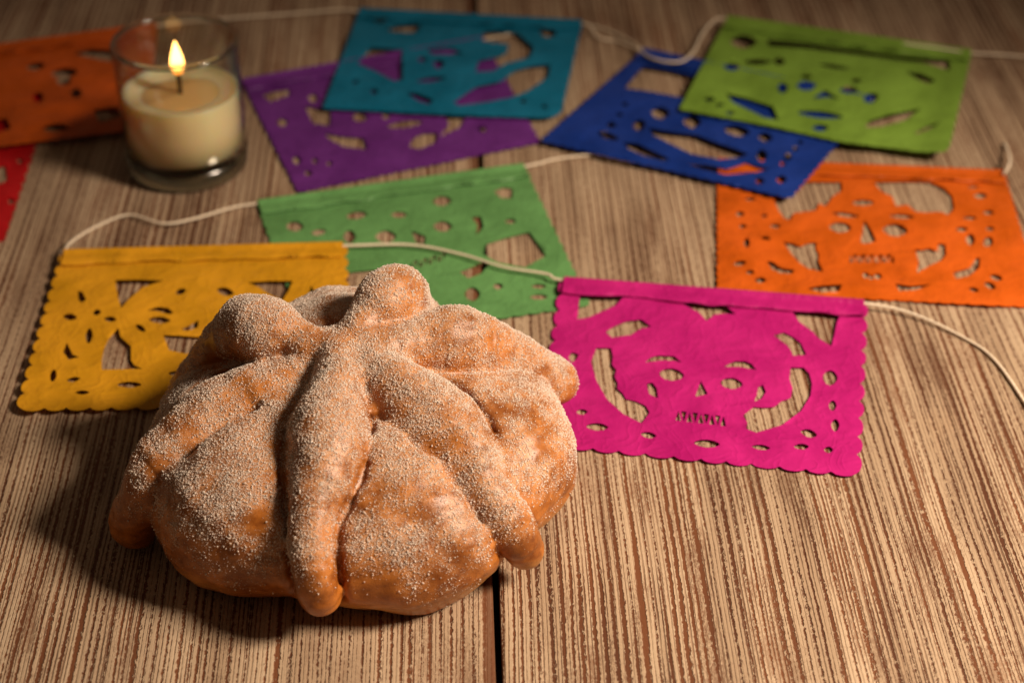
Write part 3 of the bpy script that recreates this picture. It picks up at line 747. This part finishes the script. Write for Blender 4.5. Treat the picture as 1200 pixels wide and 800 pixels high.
def surface_nets(lo, hi, h):
    n = np.ceil((np.array(hi) - lo) / h).astype(int) + 1
    ax = [lo[i] + h * np.arange(n[i]) for i in range(3)]
    X, Y, Z = np.meshgrid(*ax, indexing='ij'); pts = np.stack([X.ravel(), Y.ravel(), Z.ravel()], 1)
    D = np.concatenate([bread_sdf(c) for c in np.array_split(pts, 12)]).reshape(n)
    S = D < 0
    c = np.zeros(n - 1, int); acc = np.zeros((*(n - 1), 3)); cnt = np.zeros(n - 1)
    corners = [(i, j, k) for i in (0, 1) for j in (0, 1) for k in (0, 1)]
    sl = lambda o: tuple(slice(o[a], n[a] - 1 + o[a]) for a in range(3))
    for o in corners:
        c += S[sl(o)]
        for a in range(3):
            if o[a] == 0:
                o2 = list(o); o2[a] = 1; A = D[sl(o)]; B = D[sl(o2)]
                x = (A < 0) != (B < 0); t = np.where(x, A / np.where(x, A - B, 1), 0)
                e = np.zeros((*(n - 1), 3)); e[..., 0] = o[0]; e[..., 1] = o[1]; e[..., 2] = o[2]; e[..., a] += t
                acc += e * x[..., None]; cnt += x
    act = cnt > 0; idx = -np.ones(n - 1, int); idx[act] = np.arange(act.sum())
    ijk = np.argwhere(act)
    V = np.array(lo) + h * (ijk + acc[act] / cnt[act][:, None])
    F = []
    for a in range(3):
        b, cc = (a + 1) % 3, (a + 2) % 3
        s0 = [slice(None)] * 3; s1 = [slice(None)] * 3; s0[a] = slice(0, n[a] - 1); s1[a] = slice(1, n[a])
        A, B = S[tuple(s0)], S[tuple(s1)]; e = np.argwhere(A != B)
        e = e[(e[:, b] > 0) & (e[:, cc] > 0) & (e[:, b] < n[b] - 1) & (e[:, cc] < n[cc] - 1)]
        ib = np.zeros(3, int); ib[b] = 1; ic = np.zeros(3, int); ic[cc] = 1
        q = np.stack([idx[tuple((e - ib - ic).T)], idx[tuple((e - ic).T)], idx[tuple(e.T)], idx[tuple((e - ib).T)]], 1)
        flip = ~A[tuple(e.T)]; q[flip] = q[flip][:, ::-1]; F.append(q)
    return V, np.concatenate(F)
BV, BF = surface_nets((BC[0] - .100, BC[1] - .094, -0.0025), (BC[0] + .098, BC[1] + .096, 0.088), 0.00125)
def grad(p, e=0.0003):
    g = np.stack([bread_sdf(p + np.eye(3)[i] * e) - bread_sdf(p - np.eye(3)[i] * e) for i in range(3)], 1)
    n = np.linalg.norm(g, axis=1); return g / (2 * e), g / np.maximum(n, 1e-12)[:, None]
for _ in range(2):
    G, _n = grad(BV); d = bread_sdf(BV)
    BV = BV - G * np.clip(d / np.maximum((G ** 2).sum(1), 0.05), -0.0006, 0.0006)[:, None]
_, BN = grad(BV, 0.0005)
_, kind = bread_sdf(BV, True)
# where the sugar stuck: mostly everywhere, thin on the rim, on arm ends and in patches
def vnoise(p, s, seed):
    return np.array([mnoise.noise((x * s + seed, y * s, z * s)) for x, y, z in p])
tipd = np.full(len(BV), 9.0)
for Q, R in zip(arm_nodes, (.015, .015, .001, .001, .006, .013)):
    tipd = np.minimum(tipd, np.linalg.norm(BV - Q[-1, :3], axis=1) / R)
nz1, nz2 = vnoise(BV, 55, 3.3), vnoise(BV, 140, 8.1)
sug = 0.50 + 0.55 * nz1 + 0.70 * nz2 + 0.36 * np.clip(BN[:, 2], -.5, 1)
sug *= np.clip((BV[:, 2] - 0.009) / 0.030, 0.03, 1) * np.clip(0.15 + 0.85 * (tipd - 0.7) / 0.8, 0.12, 1)
sug = np.clip(sug, 0, 1.0)
pale = np.clip(1 - np.abs(BV[:, 2] - 0.009) / 0.008, 0, 1) * np.clip(vnoise(BV, 30, 5) * 1.3 + 0.35 + (BV[:, 0] - BC[0]) / 0.09 * 0.5, 0, 1) * 0.8

bread = empty('sweet_bread', (BC[0], BC[1], 0))
tag(bread, 'round sugared sweet bread with bone shaped dough strips crossing its top', 'bread')
M_DOUGH, M_SUGAR = dough_mat(), sugar_mat()
fk = np.array([np.bincount(r, minlength=7).argmax() for r in kind[BF]])
for k in range(7):
    sub = BF[fk == k]
    used, inv = np.unique(sub, return_inverse=True)
    o = part('dough_dome' if k == 0 else 'bone_strip', BV[used], inv.reshape(sub.shape), M_DOUGH, bread, normals=BN[used])
    for nm, arr in (('sugar', sug), ('pale', pale)):
        at = o.data.attributes.new(nm, 'FLOAT', 'POINT'); at.data.foreach_set('value', arr[used].astype(np.float32))
# sugar crystals: real little blocks stuck to the crust
NC = 240000
a, b, c = BV[BF[:, 0]], BV[BF[:, 1]], BV[BF[:, 2]]
ar = np.linalg.norm(np.cross(b - a, c - a), axis=1)
sf = sug[BF].mean(1); zf = BV[BF][:, :, 2].mean(1)
wgt = ar * (sf ** 1.7) * (zf > 0.003)
pick = rng.choice(len(BF), NC, p=wgt / wgt.sum())
u, v = rng.random(NC), rng.random(NC)
q = BF[pick]
bil = lambda X: (X[q[:, 0]] * ((1 - u) * (1 - v))[:, None] + X[q[:, 1]] * (u * (1 - v))[:, None] + X[q[:, 2]] * (u * v)[:, None] + X[q[:, 3]] * ((1 - u) * v)[:, None])
pos, nor = bil(BV), bil(BN)
size = np.clip(rng.lognormal(math.log(0.000205), 0.52, NC), 0.00012, 0.00065)
pos = pos + nor * (size * rng.uniform(0.1, 0.5, NC))[:, None]
qt = rng.normal(0, 1, (NC, 4)); qt /= np.linalg.norm(qt, axis=1)[:, None]
w_, x_, y_, z_ = qt.T
Rm = np.stack([np.stack([1 - 2 * (y_**2 + z_**2), 2 * (x_*y_ - z_*w_), 2 * (x_*z_ + y_*w_)], 1),
               np.stack([2 * (x_*y_ + z_*w_), 1 - 2 * (x_**2 + z_**2), 2 * (y_*z_ - x_*w_)], 1),
               np.stack([2 * (x_*z_ - y_*w_), 2 * (y_*z_ + x_*w_), 1 - 2 * (x_**2 + y_**2)], 1)], 1)
octa = np.array([(1, 0, 0), (0, 1, 0), (-1, 0, 0), (0, -1, 0), (0, 0, 1), (0, 0, -1)]) * 0.62
loc6 = octa[None] * rng.uniform(0.7, 1.3, (NC, 1, 3)) * size[:, None, None] * (1 + rng.normal(0, 0.18, (NC, 6, 1)))   # no two grains alike
CV = (np.einsum('nij,nkj->nki', Rm, loc6) + pos[:, None]).reshape(-1, 3) - np.array(bread.location)
bf = np.array([(0, 1, 4), (1, 2, 4), (2, 3, 4), (3, 0, 4), (1, 0, 5), (2, 1, 5), (3, 2, 5), (0, 3, 5)])
CF = (bf[None] + (np.arange(NC) * 6)[:, None, None]).reshape(-1, 3)
me = bpy.data.meshes.new('sugar_coating')
me.vertices.add(len(CV)); me.vertices.foreach_set('co', CV.astype(np.float32).ravel())
me.loops.add(CF.size); me.loops.foreach_set('vertex_index', CF.astype(np.int32).ravel())
me.polygons.add(len(CF)); me.polygons.foreach_set('loop_start', np.arange(0, CF.size, 3, dtype=np.int32))
me.update(calc_edges=True)
me.materials.append(M_SUGAR)
so = bpy.data.objects.new('sugar_coating', me); COL.objects.link(so); so.parent = bread
so['kind'] = 'stuff'
